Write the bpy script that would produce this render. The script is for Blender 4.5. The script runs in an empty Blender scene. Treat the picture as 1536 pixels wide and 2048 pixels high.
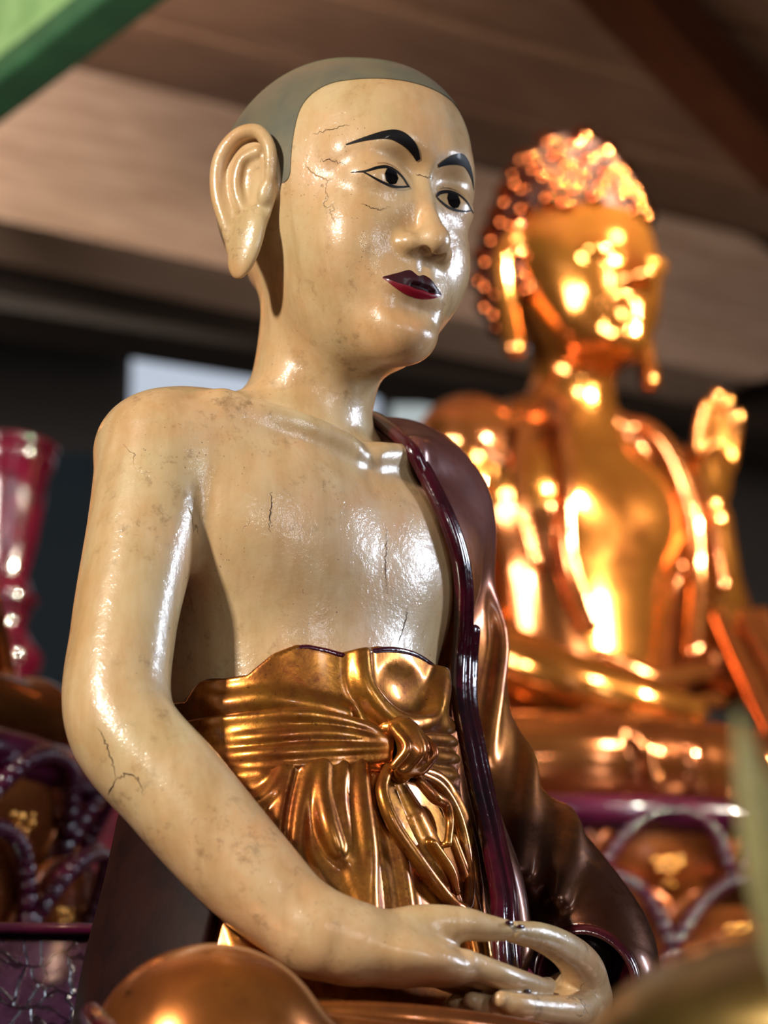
import bpy, bmesh, math, random
import numpy as np
from mathutils import Vector, Matrix
random.seed(7); np.random.seed(7)
SC = bpy.context.scene
COL = SC.collection
# ---------------------------------------------------------------- CAMERA
cam = bpy.data.objects.new('camera', bpy.data.cameras.new('camera')); COL.objects.link(cam)
cam.location = (0, -2.307, 1.45); cam.rotation_euler = (math.radians(90+16), 0, 0)
cam.data.sensor_fit = 'VERTICAL'; cam.data.sensor_height = 36; cam.data.lens = 5200/2048*36
cam.data.clip_start = .05; cam.data.clip_end = 60
cam.data.dof.use_dof = True; cam.data.dof.focus_distance = 2.27; cam.data.dof.aperture_fstop = 4.1
SC.camera = cam
# ---------------------------------------------------------------- WORLD, LIGHTS, EXPOSURE
wd = bpy.data.worlds.new('world'); SC.world = wd; wd.use_nodes = True
bg = wd.node_tree.nodes['Background']; bg.inputs[0].default_value = (.75,.85,1,1); bg.inputs[1].default_value = .05
SC.view_settings.view_transform = 'Standard'; SC.view_settings.look = 'None'
SC.view_settings.exposure = 0.08; SC.view_settings.gamma = 1.0; SC.view_settings.use_curve_mapping = False
def area(name, loc, target, size, power, color, sy=None, spread=None):
    l = bpy.data.lights.new(name, 'AREA'); l.energy = power; l.color = color; l.size = size
    if sy: l.shape = 'RECTANGLE'; l.size_y = sy
    if spread: l.spread = math.radians(spread)
    o = bpy.data.objects.new(name, l); COL.objects.link(o); o.location = loc
    o.rotation_euler = (Vector(target)-Vector(loc)).to_track_quat('-Z','Y').to_euler(); return o
area('key_lamp', (-1.95,-2.50,3.35), (0,0,2.1), .22, 138, (1,.90,.76))
area('door_light', (2.5,-2.6,2.6), (.1,.2,2.0), .30, 22, (.84,.92,1), 1.2)
area('window_light', (2.7,.45,2.75), (-.02,-.1,2.2), .25, 8.5, (.74,.84,1), .9, 70)
area('altar_lamp', (.75,-2.5,2.35), (0,.5,2.0), .07, 4.5, (1,.95,.88))
area('hall_lamp', (3.4,.5,3.9), (.40,2.7,3.0), .15, 50, (1,.87,.70), None, 45)
area('hall_lamp', (1.9,-.6,4.1), (.40,2.7,2.9), .10, 10, (1,.88,.74), None, 50)
area('added_head_spot', (3.1,.2,4.7), (.42,2.65,3.66), .12, 26, (1,.86,.68), None, 14)  # added lamp without a visible source, brightens the Buddha's curls
area('ceiling_wash', (-1.6,.2,3.0), (.2,4.6,4.7), .9, 85, (1,.92,.86), None, 100)  # added lamp that brightens the ceiling from below, source unseen
# ---------------------------------------------------------------- OBJECT HELPERS
def link(o): COL.objects.link(o); return o
def tag(o, label=None, cat=None, group=None, kind=None):
    for k, v in (('label',label),('category',cat),('group',group),('kind',kind)):
        if v: o[k] = v
    return o
def empty(name, loc=(0,0,0), rz=0, **k):
    o = link(bpy.data.objects.new(name, None)); o.location = loc; o.rotation_euler = (0,0,rz); o.empty_display_size = .05
    return tag(o, **k)
def mesh_np(name, v, F, mat, parent=None, smooth=True):
    me = bpy.data.meshes.new(name); v = np.ascontiguousarray(v, np.float32); F = np.ascontiguousarray(F, np.int32)
    me.vertices.add(len(v)); me.vertices.foreach_set('co', v.ravel())
    k = F.shape[1]; me.loops.add(F.size); me.loops.foreach_set('vertex_index', F.ravel())
    me.polygons.add(len(F)); me.polygons.foreach_set('loop_start', np.arange(0, F.size, k, dtype=np.int32))
    me.polygons.foreach_set('loop_total', np.full(len(F), k, np.int32))
    me.update(calc_edges=True); me.validate()
    me.polygons.foreach_set('use_smooth', np.full(len(me.polygons), smooth)); me.update()
    if mat: me.materials.append(mat)
    o = link(bpy.data.objects.new(name, me))
    if parent: o.parent = parent
    return o
def mesh_bm(name, bm, mat, parent=None, smooth=True):
    bmesh.ops.recalc_face_normals(bm, faces=bm.faces[:])
    me = bpy.data.meshes.new(name); bm.to_mesh(me); bm.free()
    for p in me.polygons: p.use_smooth = smooth
    if mat: me.materials.append(mat)
    o = link(bpy.data.objects.new(name, me))
    if parent: o.parent = parent
    return o
# ---------------------------------------------------------------- MATERIALS
def lin(r, g, b):
    f = lambda c: (c/255/12.92) if c/255 <= .04045 else ((c/255+.055)/1.055)**2.4
    return (f(r), f(g), f(b), 1)
class NT:
    def __init__(s, name):
        s.m = bpy.data.materials.new(name); s.m.use_nodes = True; s.t = s.m.node_tree; s.n = s.t.nodes
        s.b = s.n['Principled BSDF']; s.tc = s.n.new('ShaderNodeTexCoord')
    def new(s, k, **a):
        n = s.n.new(k)
        for q, v in a.items(): setattr(n, q, v)
        return n
    def l(s, a, b): s.t.links.new(a, b)
    def noise(s, scale, detail=4, rough=.5, vec=None, stretch=None, dist=0):
        n = s.new('ShaderNodeTexNoise'); n.inputs['Scale'].default_value = scale; n.inputs['Detail'].default_value = detail
        n.inputs['Roughness'].default_value = rough; n.inputs['Distortion'].default_value = dist
        v = vec or s.tc.outputs['Object']
        if stretch:
            m = s.new('ShaderNodeMapping'); m.inputs['Scale'].default_value = stretch; s.l(v, m.inputs[0]); v = m.outputs[0]
        s.l(v, n.inputs['Vector']); return n.outputs['Fac']
    def ramp(s, fac, stops, interp='LINEAR'):
        r = s.new('ShaderNodeValToRGB'); r.color_ramp.interpolation = interp
        e = r.color_ramp.elements
        while len(e) < len(stops): e.new(.5)
        for i, (p, c) in enumerate(stops):
            e[i].position = p; e[i].color = c if isinstance(c, tuple) else (c, c, c, 1)
        s.l(fac, r.inputs[0]); return r.outputs[0]
    def mix(s, fac, a, b, mode='MIX'):
        m = s.new('ShaderNodeMix', data_type='RGBA', blend_type=mode)
        for sock, v in ((m.inputs[0], fac), (m.inputs[6], a), (m.inputs[7], b)):
            if hasattr(v, 'links'): s.l(v, sock)
            else: sock.default_value = v
        return m.outputs[2]
    def math(s, op, a, b=None, clamp=False):
        m = s.new('ShaderNodeMath', operation=op, use_clamp=clamp)
        for sock, v in ((m.inputs[0], a), (m.inputs[1], b)):
            if v is None: continue
            if hasattr(v, 'links'): s.l(v, sock)
            else: sock.default_value = v
        return m.outputs[0]
    def set(s, **k):
        for q, v in k.items():
            i = s.b.inputs[q.replace('_', ' ')]
            if hasattr(v, 'links'): s.l(v, i)
            else: i.default_value = v
    def bump(s, h, strength=.3, dist=.001, prev=None):
        b = s.new('ShaderNodeBump'); b.inputs['Strength'].default_value = strength; b.inputs['Distance'].default_value = dist
        s.l(h, b.inputs['Height'])
        if prev is not None: s.l(prev, b.inputs['Normal'])
        return b.outputs[0]
def mat_skin():
    m = NT('painted_skin_lacquer')
    big = m.noise(7, 5, .6); mid = m.noise(26, 6, .65, dist=.6); streak = m.noise(40, 5, .6, stretch=(1,1,.12)); fine = m.noise(300, 3, .6)
    c = m.mix(m.ramp(big, [(.36,0.),(.66,1.)]), lin(208,154,106), lin(192,168,124))
    c = m.mix(m.ramp(mid, [(.40,0.),(.72,.55)]), c, lin(206,182,144))
    c = m.mix(m.ramp(streak, [(.42,0.),(.70,.60)]), c, lin(168,130,82))
    dirt = m.math('MULTIPLY', m.ramp(m.noise(60, 6, .75), [(.54,0.),(.68,1.)]), m.ramp(m.noise(9, 3, .5), [(.46,0.),(.62,1.)]))
    c = m.mix(m.math('MULTIPLY', dirt, .55), c, lin(98,66,36))
    speck = m.math('MULTIPLY', m.ramp(m.noise(380, 2, .5), [(.70,0.),(.74,1.)]), m.ramp(m.noise(11, 3, .5), [(.46,0.),(.60,1.)]))
    c = m.mix(m.math('MULTIPLY', speck, .8), c, lin(45,26,14))
    # hairline cracks in the lacquer
    v = m.new('ShaderNodeTexVoronoi', feature='DISTANCE_TO_EDGE'); v.inputs['Scale'].default_value = 9
    mp = m.new('ShaderNodeMapping'); mp.inputs['Scale'].default_value = (1,1,.7)
    nz = m.new('ShaderNodeTexNoise'); nz.inputs['Scale'].default_value = 30; nz.inputs['Detail'].default_value = 6; m.l(m.tc.outputs['Object'], nz.inputs[0])
    va = m.new('ShaderNodeVectorMath', operation='SCALE'); va.inputs['Scale'].default_value = .05; m.l(nz.outputs['Color'], va.inputs[0])
    vb = m.new('ShaderNodeVectorMath', operation='ADD'); m.l(m.tc.outputs['Object'], vb.inputs[0]); m.l(va.outputs[0], vb.inputs[1])
    m.l(vb.outputs[0], mp.inputs[0]); m.l(mp.outputs[0], v.inputs['Vector'])
    crack = m.math('MULTIPLY', m.ramp(v.outputs['Distance'], [(0.,1.),(.006,0.)]), m.ramp(m.noise(5.5, 3, .6), [(.60,0.),(.64,1.)]))
    c = m.mix(m.math('MULTIPLY', crack, .75), c, lin(60,36,20))
    h = m.math('ADD', m.math('MULTIPLY', fine, .25), m.math('SUBTRACT', m.noise(70, 4, .6), m.math('MULTIPLY', crack, 1.5)))
    m.set(Base_Color=c, Roughness=m.ramp(mid, [(.3,.30),(.7,.44)]), Coat_Weight=.55, Coat_Roughness=.10, Normal=m.bump(h, .35, .0012))
    m.l(m.bump(m.math('ADD', h, m.math('MULTIPLY', m.noise(22, 3, .6), 1.5)), .8, .0016), m.b.inputs['Coat Normal'])
    return m.m
def mat_plain(name, col, rough=.4, metal=0, coat=0, bumpk=0, scale=60, var=None):
    m = NT(name); c = col
    if var: c = m.mix(m.ramp(m.noise(scale*.4, 5, .6), [(.35,0.),(.68,1.)]), col, var)
    m.set(Base_Color=c, Roughness=rough, Metallic=metal, Coat_Weight=coat, Coat_Roughness=.08)
    if bumpk: m.set(Normal=m.bump(m.noise(scale, 5, .65), bumpk, .001))
    return m.m
def mat_gilt(name, a, b, dark, rough=(.22,.42), metal=.85, scale=14, bk=.25, worn=.5):
    m = NT(name)
    n = m.noise(scale, 6, .65, dist=.4); n2 = m.noise(scale*4, 5, .7); n3 = m.noise(scale*.5, 3, .5)
    c = m.mix(m.ramp(n, [(.35,0.),(.66,1.)]), a, b)
    c = m.mix(m.math('MULTIPLY', m.ramp(n2, [(.48,0.),(.70,1.)]), worn), c, dark)
    c = m.mix(m.ramp(n3, [(.5,0.),(.72,.5)]), c, dark)
    sp = m.ramp(m.noise(scale*14, 3, .6), [(.66,0.),(.72,1.)])
    c = m.mix(m.math('MULTIPLY', sp, .6), c, lin(20,8,4))
    m.set(Base_Color=c, Metallic=metal, Roughness=m.ramp(n2, [(.3,rough[0]),(.7,rough[1])]), Coat_Weight=.5, Coat_Roughness=.12,
          Normal=m.bump(m.noise(scale*6, 5, .6), bk, .001))
    return m.m
def mat_lacquer(name, a, b, rough=.16, scale=40, bk=.5):
    m = NT(name)
    c = m.mix(m.ramp(m.noise(scale*.5, 5, .65), [(.40,0.),(.66,1.)]), a, b)
    h = m.noise(scale*2.5, 5, .7)
    m.set(Base_Color=c, Roughness=rough, Coat_Weight=.8, Coat_Roughness=.06, Normal=m.bump(h, bk, .0012))
    return m.m
M = {}
M['skin'] = mat_skin()
M['hair'] = mat_plain('painted_grey_hair', lin(90,92,82), .42, 0, .3, .15, 60, lin(110,104,84))
M['black'] = mat_plain('black_paint', lin(14,10,12), .55, 0, .05)
M['eyewhite'] = mat_plain('eye_paint', lin(196,158,112), .3, 0, .5)
M['iris'] = mat_plain('iris_paint', lin(10,8,9), .12, 0, .8)
M['lips'] = mat_plain('dark_red_lip_paint', lin(62,7,13), .5, 0, .05, .3, 80, lin(44,5,9))
for k_ in ('black','lips'): M[k_].node_tree.nodes['Principled BSDF'].inputs['Specular IOR Level'].default_value = .2
M['gold_cloth'] = mat_gilt('gilded_lacquer_cloth', lin(150,76,30), lin(192,128,44), lin(86,34,14), (.24,.42), .8, 14, .35, .75)
M['copper_cloth'] = mat_gilt('copper_lacquer_robe', lin(124,70,56), lin(150,88,52), lin(78,36,32), (.30,.46), .55, 8)
def mat_shoulder():
    m = NT('mauve_to_copper_robe'); sep = m.new('ShaderNodeSeparateXYZ'); m.l(m.tc.outputs['Object'], sep.inputs[0])
    z = m.math('ADD', sep.outputs[2], m.math('MULTIPLY', m.math('SUBTRACT', m.noise(9, 4, .6), .5), .12))
    top = m.ramp(z, [(.52,0.),(.62,1.)])
    n = m.noise(10, 6, .65, dist=.4); n2 = m.noise(46, 5, .7)
    lowc = m.mix(m.ramp(n, [(.35,0.),(.66,1.)]), lin(150,76,40), lin(196,122,50))
    c = m.mix(top, lowc, m.mix(m.ramp(n, [(.35,0.),(.66,1.)]), lin(104,56,52), lin(128,76,66)))
    c = m.mix(m.math('MULTIPLY', m.ramp(n2, [(.46,0.),(.70,1.)]), .55), c, lin(66,28,22))
    arm_shade = m.ramp(m.math('ADD', sep.outputs[2], m.math('MULTIPLY', m.math('SUBTRACT', m.noise(14, 5, .65), .5), .16)), [(.31,.88),(.40,0.)])
    c = m.mix(arm_shade, c, lin(48,20,15))  # forearm shadow painted into the lower sleeve colour
    m.set(Base_Color=c, Metallic=m.math('SUBTRACT', .8, m.math('MULTIPLY', top, .5)), Roughness=m.ramp(n2, [(.3,.26),(.7,.46)]), Coat_Weight=.4, Coat_Roughness=.15,
          Normal=m.bump(m.noise(60, 5, .6), .3, .001)); return m.m
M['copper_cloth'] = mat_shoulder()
M['lap_cloth'] = mat_gilt('brown_lacquer_robe', lin(128,70,44), lin(190,112,44), lin(84,36,24), (.20,.34), .75, 5)
M['hip'] = mat_plain('worn_shaded_red_brown_lacquer', lin(36,12,9), .6, 0, 0, .4, 60, lin(18,5,5))  # red-brown lacquer, darkened to carry the arm's shadow
M['hip'].node_tree.nodes['Principled BSDF'].inputs['Specular IOR Level'].default_value = .15
M['red'] = mat_lacquer('dark_red_lacquer', lin(68,8,24), lin(32,5,12))
M['purple'] = mat_lacquer('purple_brown_lacquer', lin(74,16,44), lin(40,10,28), .2, 22, .6)
M['buddha'] = mat_gilt('burnished_gold', lin(176,104,42), lin(206,134,52), lin(120,60,28), (.12,.22), .92, 5, .15, .4)
M['buddha_robe'] = mat_gilt('gilt_robe', lin(156,86,42), lin(184,112,52), lin(98,46,28), (.10,.20), .9, 5, .15, .5)
M['curl'] = mat_plain('dark_copper_curl', lin(140,72,36), .04, 1.0, 0, 0, 40, lin(110,58,32))
M['curl_backing'] = mat_plain('dark_curl_backing', lin(44,16,8), .7, 0)
# ---------------------------------------------------------------- SDF TOOLKIT
f32 = np.float32
def V(*a): return np.array(a, f32)
def smin(a, b, k):
    h = np.clip(.5 + .5*(b-a)/k, 0, 1)
    return b*(1-h) + a*h - k*h*(1-h)
def smax(a, b, k): return -smin(-a, -b, k)
def ell(p, c, r):
    q = p - V(*c); r = V(*r)
    k0 = np.sqrt(((q/r)**2).sum(1)) + 1e-9
    k1 = np.sqrt(((q/(r*r))**2).sum(1)) + 1e-9
    return k0*(k0-1)/k1
def rot_m(rx=0, ry=0, rz=0):
    rx, ry, rz = [math.radians(t) for t in (rx, ry, rz)]
    X = np.array([[1,0,0],[0,math.cos(rx),-math.sin(rx)],[0,math.sin(rx),math.cos(rx)]])
    Y = np.array([[math.cos(ry),0,math.sin(ry)],[0,1,0],[-math.sin(ry),0,math.cos(ry)]])
    Z = np.array([[math.cos(rz),-math.sin(rz),0],[math.sin(rz),math.cos(rz),0],[0,0,1]])
    return (Z@Y@X).astype(f32)
def rell(p, c, r, rot):
    return ell((p - V(*c)) @ rot_m(*rot), (0,0,0), r)
def seg(p, a, b, ra, rb):
    a = V(*a); b = V(*b); ba = b-a; q = p-a
    t = np.clip((q@ba)/max(float(ba@ba), 1e-12), 0, 1)
    d = q - t[:,None]*ba
    return np.sqrt((d*d).sum(1)) - (ra + (rb-ra)*t)
def catmull(P, n):
    P = np.array(P, float)
    Q = np.vstack([2*P[0]-P[1], P, 2*P[-1]-P[-2]])
    out = []
    for i in range(1, len(Q)-2):
        for t in np.linspace(0, 1, n, endpoint=False):
            a, b, c, d = Q[i-1], Q[i], Q[i+1], Q[i+2]
            out.append(.5*((2*b)+(-a+c)*t+(2*a-5*b+4*c-d)*t*t+(-a+3*b-3*c+d)*t**3))
    out.append(P[-1]); return np.array(out)
def bounded(p, lo, hi, far, f):
    q = np.maximum(np.maximum(V(*lo)-p, p-V(*hi)), 0)
    d = np.sqrt((q*q).sum(1))
    m = d < far
    out = d + f32(.004)
    if m.any(): out[m] = f(p[m])
    return out
def chain(p, pts, n=4, far=.03):
    """smooth tube along a Catmull-Rom curve; pts = (x,y,z,r)"""
    P = np.array(pts, float)
    if len(P) == 2 or n == 1: 
        Q = P; n = 1
    else: Q = None
    C = P if n == 1 else catmull(P, n)
    r = C[:,3].max(); E = np.vstack([2*P[0]-P[1], P, 2*P[-1]-P[-2]]).astype(f32)
    def f(q):
        best = None
        for i in range(len(C)-1):
            a = C[i,:3].astype(f32); ba = (C[i+1,:3]-C[i,:3]).astype(f32); w = q-a
            t = np.clip((w@ba)/max(float(ba@ba), 1e-12), 0, 1)
            dv = w - t[:,None]*ba
            d = np.sqrt(np.einsum('ij,ij->i', dv, dv)) - (C[i,3]+(C[i+1,3]-C[i,3])*t).astype(f32)
            if best is None: best = d; u = t + i
            else:
                m = d < best; best = np.where(m, d, best); u = np.where(m, t+i, u)
        if n == 1: return best
        u = u/n; j = np.minimum(u.astype(int), len(P)-2); t = (u-j).astype(f32)[:,None]
        A, B_, G, H = E[j], E[j+1], E[j+2], E[j+3]
        k1 = -A+G; k2 = 2*A-5*B_+4*G-H; k3 = -A+3*B_-3*G+H
        for _ in (0, 1):
            c = .5*(2*B_+k1*t+k2*t*t+k3*t**3); g = .5*(k1+2*k2*t+3*k3*t*t)
            w = np.einsum('ij,ij->i', q-c[:,:3], g[:,:3])/(np.einsum('ij,ij->i', g[:,:3], g[:,:3])+1e-12)
            t = np.clip(t + np.clip(w, -.3, .3)[:,None], np.where(j == 0, 0, -.15)[:,None], np.where(j == len(P)-2, 1, 1.15)[:,None]).astype(f32)
        c = .5*(2*B_+k1*t+k2*t*t+k3*t**3)
        dv = q - c[:,:3]
        return np.sqrt(np.einsum('ij,ij->i', dv, dv)) - c[:,3]
    return bounded(p, C[:,:3].min(0)-r, C[:,:3].max(0)+r, far, f)
def interp_s(z, zs, vs):
    """smooth monotone-ish cubic through a table"""
    zs = np.array(zs, float); vs = np.array(vs, float)
    m = np.gradient(vs, zs)
    i = np.clip(np.searchsorted(zs, z)-1, 0, len(zs)-2)
    h = zs[i+1]-zs[i]; t = np.clip((z-zs[i])/h, 0, 1)
    a = (1+2*t)*(1-t)**2; b = t*(1-t)**2; c = t*t*(3-2*t); d = t*t*(t-1)
    return (a*vs[i]+b*h*m[i]+c*vs[i+1]+d*h*m[i+1]).astype(f32)
def loft(p, tab, ex=2.0):
    """tab rows: z, cx, cy, half width, front depth, back depth"""
    T = np.array(tab, float); z = p[:,2]
    g = [interp_s(z, T[:,0], T[:,j]) for j in range(1, 6)]
    x = p[:,0]-g[0]; y = p[:,1]-g[1]
    dep = np.where(y < 0, g[3], g[4])
    k = (np.abs(x/g[2])**ex + np.abs(y/dep)**ex)**(1/ex)
    d = (k-1)*np.minimum(g[2], .5*(g[3]+g[4]))*.93
    return smax(d, np.maximum(T[0,0]-z, z-T[-1,0]), .02).astype(f32)

def surface_nets(f, lo, hi, h, proj=2):
    lo = np.array(lo, float); hi = np.array(hi, float)
    B = 4
    nb = np.ceil((hi-lo)/(h*B)).astype(int)
    n = nb*B + 1
    c = [lo[a] + (np.arange(nb[a])+.5)*h*B for a in range(3)]
    G = np.stack(np.meshgrid(*c, indexing='ij'), -1).reshape(-1, 3).astype(f32)
    d = np.concatenate([f(g) for g in np.array_split(G, max(1, len(G)//400000))])
    D = np.repeat(np.repeat(np.repeat(d.reshape(nb), B, 0), B, 1), B, 2).astype(f32)
    D = np.pad(D, ((0,1),(0,1),(0,1)), mode='edge')
    keep = (np.abs(d) < h*B*1.25).reshape(nb)
    K = np.zeros(tuple(n), bool)
    kk = np.repeat(np.repeat(np.repeat(keep, B, 0), B, 1), B, 2)
    for ox in (0,1):
        for oy in (0,1):
            for oz in (0,1):
                K[ox:ox+kk.shape[0], oy:oy+kk.shape[1], oz:oz+kk.shape[2]] |= kk
    del kk
    idx = np.argwhere(K)
    for part in np.array_split(idx, max(1, len(idx)//400000)):
        q = (lo + part*h).astype(f32)
        D[part[:,0], part[:,1], part[:,2]] = f(q)
    S = D < 0
    # cells with a sign change
    cs = [slice(0,-1), slice(1,None)]
    cnt = np.zeros(tuple(n-1), np.int8)
    for i in (0,1):
        for j in (0,1):
            for k in (0,1): cnt += S[cs[i], cs[j], cs[k]]
    act = (cnt > 0) & (cnt < 8)
    cell = np.argwhere(act)
    vid = -np.ones(tuple(n-1), np.int32); vid[act] = np.arange(len(cell))
    acc = np.zeros((len(cell), 3)); w = np.zeros(len(cell))
    for ax in range(3):
        o = [a for a in range(3) if a != ax]
        for i in (0,1):
            for j in (0,1):
                a = cell.copy(); a[:,o[0]] += i; a[:,o[1]] += j
                b = a.copy(); b[:,ax] += 1
                da = D[tuple(a.T)]; db = D[tuple(b.T)]
                m = (da < 0) != (db < 0)
                t = np.zeros(len(a)); t[m] = da[m]/(da[m]-db[m])
                pnt = a.astype(float); pnt[:,ax] += t
                acc[m] += pnt[m]; w[m] += 1
    v = lo + acc/w[:,None]*h
    F = []
    for ax in range(3):
        o = [(ax+1)%3, (ax+2)%3]
        sl = [slice(None)]*3; sr = [slice(None)]*3
        sl[ax] = slice(0,-1); sr[ax] = slice(1,None)
        A = S[tuple(sl)]; Bm = S[tuple(sr)]
        e = np.argwhere(A != Bm)
        ok = (e[:,o[0]] > 0) & (e[:,o[1]] > 0) & (e[:,o[0]] < n[o[0]]-1) & (e[:,o[1]] < n[o[1]]-1)
        e = e[ok]
        flip = ~A[tuple(e.T)]
        q = []
        for du, dv in ((0,0),(1,0),(1,1),(0,1)):
            c2 = e.copy(); c2[:,o[0]] -= du; c2[:,o[1]] -= dv
            q.append(vid[tuple(c2.T)])
        q = np.stack(q, 1); q[flip] = q[flip][:, ::-1]
        F.append(q)
    F = np.vstack(F)
    for _ in range(proj):
        v = project(f, v, h)
    return v, F
def grad(f, v, e=4e-4):
    g = np.zeros_like(v)
    for a in range(3):
        dv = np.zeros(3); dv[a] = e
        g[:,a] = (f((v+dv).astype(f32)) - f((v-dv).astype(f32)))/(2*e)
    return g
def project(f, v, h):
    g = grad(f, v); d = f(v.astype(f32))
    l2 = (g*g).sum(1)+1e-6
    s = (d/l2)[:,None]*g
    m = np.linalg.norm(s, axis=1); s *= np.minimum(1, .7*h/(m+1e-12))[:,None]
    return v - s
def march(f, o, dr, tmax=.6, off=0., step=.8, n=90):
    """first point along each ray where f == off"""
    o = np.array(o, float); dr = np.array(dr, float); t = np.zeros(len(o))
    for _ in range(n):
        d = f((o+dr*t[:,None]).astype(f32)) - off
        t = np.minimum(t + d*step, tmax)
    return o + dr*t[:,None], t

# ---------------------------------------------------------------- THE MONK'S BODY (metres, statue's own axes: -y front, z up)
HEAD_O = (.008, -.050, .885)
HEAD_R = rot_m(4, 3, -6)
def to_head(p): return (p - V(*HEAD_O)) @ HEAD_R
def from_head(p): return np.asarray(p) @ HEAD_R.T.astype(float) + np.array(HEAD_O)
def head_sdf(p):
    x = p[:,0]; s = np.stack([np.sqrt(x*x+9e-6), p[:,1], p[:,2]], 1).astype(f32)
    d = ell(p, (0,.013,.040), (.108,.130,.122))
    d = smin(d, ell(p, (0,-.040,-.02), (.084,.086,.125)), .035)
    d = smin(d, ell(p, (0,-.050,-.090), (.066,.072,.064)), .03)
    d = smin(d, ell(p, (0,-.060,.060), (.075,.067,.072)), .03)          # forehead
    d = smin(d, ell(s, (.046,-.078,-.050), (.036,.038,.045)), .025)     # cheeks
    d = smin(d, ell(p, (0,-.106,-.132), (.032,.026,.026)), .030)        # chin
    d = smin(d, chain(s, [(.004,-.1120,.030,.008),(.022,-.1160,.040,.008),(.044,-.106,.043,.008),(.066,-.086,.028,.007)], 4), .025)  # brow
    d = smax(d, -ell(s, (.031,-.139,.012), (.026,.025,.017)), .018)     # eye sockets
    d = smin(d, ell(s, (.040,-.0985,.003), (.031,.0245,.019)), .012)      # lids over the eyeballs
    # nose
    n = chain(p, [(0,-.104,.034,.0062),(0,-.116,.006,.0060),(0,-.129,-.022,.0080),(0,-.1395,-.046,.0122)], 5)
    n = smin(n, ell(p, (0,-.1410,-.0530), (.0140,.0140,.0120)), .010)
    n = smin(n, ell(s, (.0185,-.1260,-.0560), (.0112,.0140,.0100)), .012)
    d = smin(d, n, .009)
    d = smax(d, -rell(s, (.0088,-.1395,-.0645), (.0054,.0062,.0062), (0,0,15)), .003)
    # mouth
    d = smin(d, ell(p, (0,-.102,-.090), (.042,.025,.026)), .018)
    d = smax(d, -ell(p, (0,-.1360,-.077), (.0050,.0060,.010)), .008)
    up = chain(s, [(.0,-.1230,-.0885,.0050),(.007,-.1240,-.0870,.0058),(.020,-.1165,-.0895,.0046),(.034,-.1030,-.0920,.0018)], 4)
    lo = chain(s, [(.0,-.1225,-.0985,.0062),(.012,-.1210,-.0975,.0058),(.024,-.1120,-.0955,.0040),(.034,-.1025,-.0925,.0018)], 4)
    d = smin(d, up, .005); d = smin(d, lo, .005)
    d = smax(d, -chain(s, [(.0,-.1305,-.0930,.0016),(.012,-.1280,-.0930,.0016),(.024,-.1180,-.0925,.0014),(.036,-.1055,-.0915,.0012)], 4), .003)
    d = smax(d, -ell(s, (.0390,-.1060,-.092), (.004,.004,.006)), .008)
    d = smax(d, -ell(p, (0,-.1350,-.113), (.022,.010,.006)), .020)
    # ears
    s = (s + V(.002,0,.006)).astype(f32); s[:,0] += np.where(x > 0, .012, 0).astype(f32)
    e = rell(s, (.1150,-.006,.004), (.0065,.030,.050), (0,0,-22))
    e = smin(e, rell(s, (.1180,-.014,-.052), (.0085,.0170,.034), (10,0,-18)), .012)
    e = smax(e, -rell(s, (.1230,-.008,.008), (.0085,.0185,.030), (0,0,-22)), .006)
    hx = chain(s, [(.108,-.026,-.012,.004),(.113,-.034,.012,.0055),(.117,-.034,.036,.0062),(.121,-.018,.055,.0066),(.128,.004,.054,.0070),(.1335,.019,.034,.0070),(.132,.021,.004,.0066),(.126,.012,-.026,.0064),(.121,.000,-.052,.0070)], 4)
    e = smin(e, hx, .005)
    e = smin(e, chain(s, [(.116,-.014,.038,.0045),(.122,.000,.030,.0050),(.123,.004,.008,.0050),(.118,-.004,-.016,.0050),(.113,-.018,-.022,.0045)], 3), .005)
    e = smin(e, ell(s, (.113,-.028,-.006), (.006,.006,.010)), .006)
    d = smin(d, e, .006)
    return d
TORSO = [(.02,0,.0,.190,.165,.12),(.18,0,.0,.172,.155,.115),(.28,0,.0,.146,.134,.108),(.37,.004,.0,.132,.116,.105),(.47,.006,.0,.134,.105,.105),(.56,.006,.004,.150,.112,.115),(.62,.004,.012,.162,.104,.110),(.665,0,.022,.150,.082,.090),(.71,0,.03,.10,.055,.06)]
R_ARM = [(-.164,.004,.628,.056),(-.188,-.008,.560,.0495),(-.218,-.020,.460,.0445),(-.230,-.034,.378,.0460),(-.204,-.078,.315,.0460),(-.172,-.124,.252,.0425),(-.143,-.163,.208,.0350),(-.118,-.190,.192,.0300)]
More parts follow.
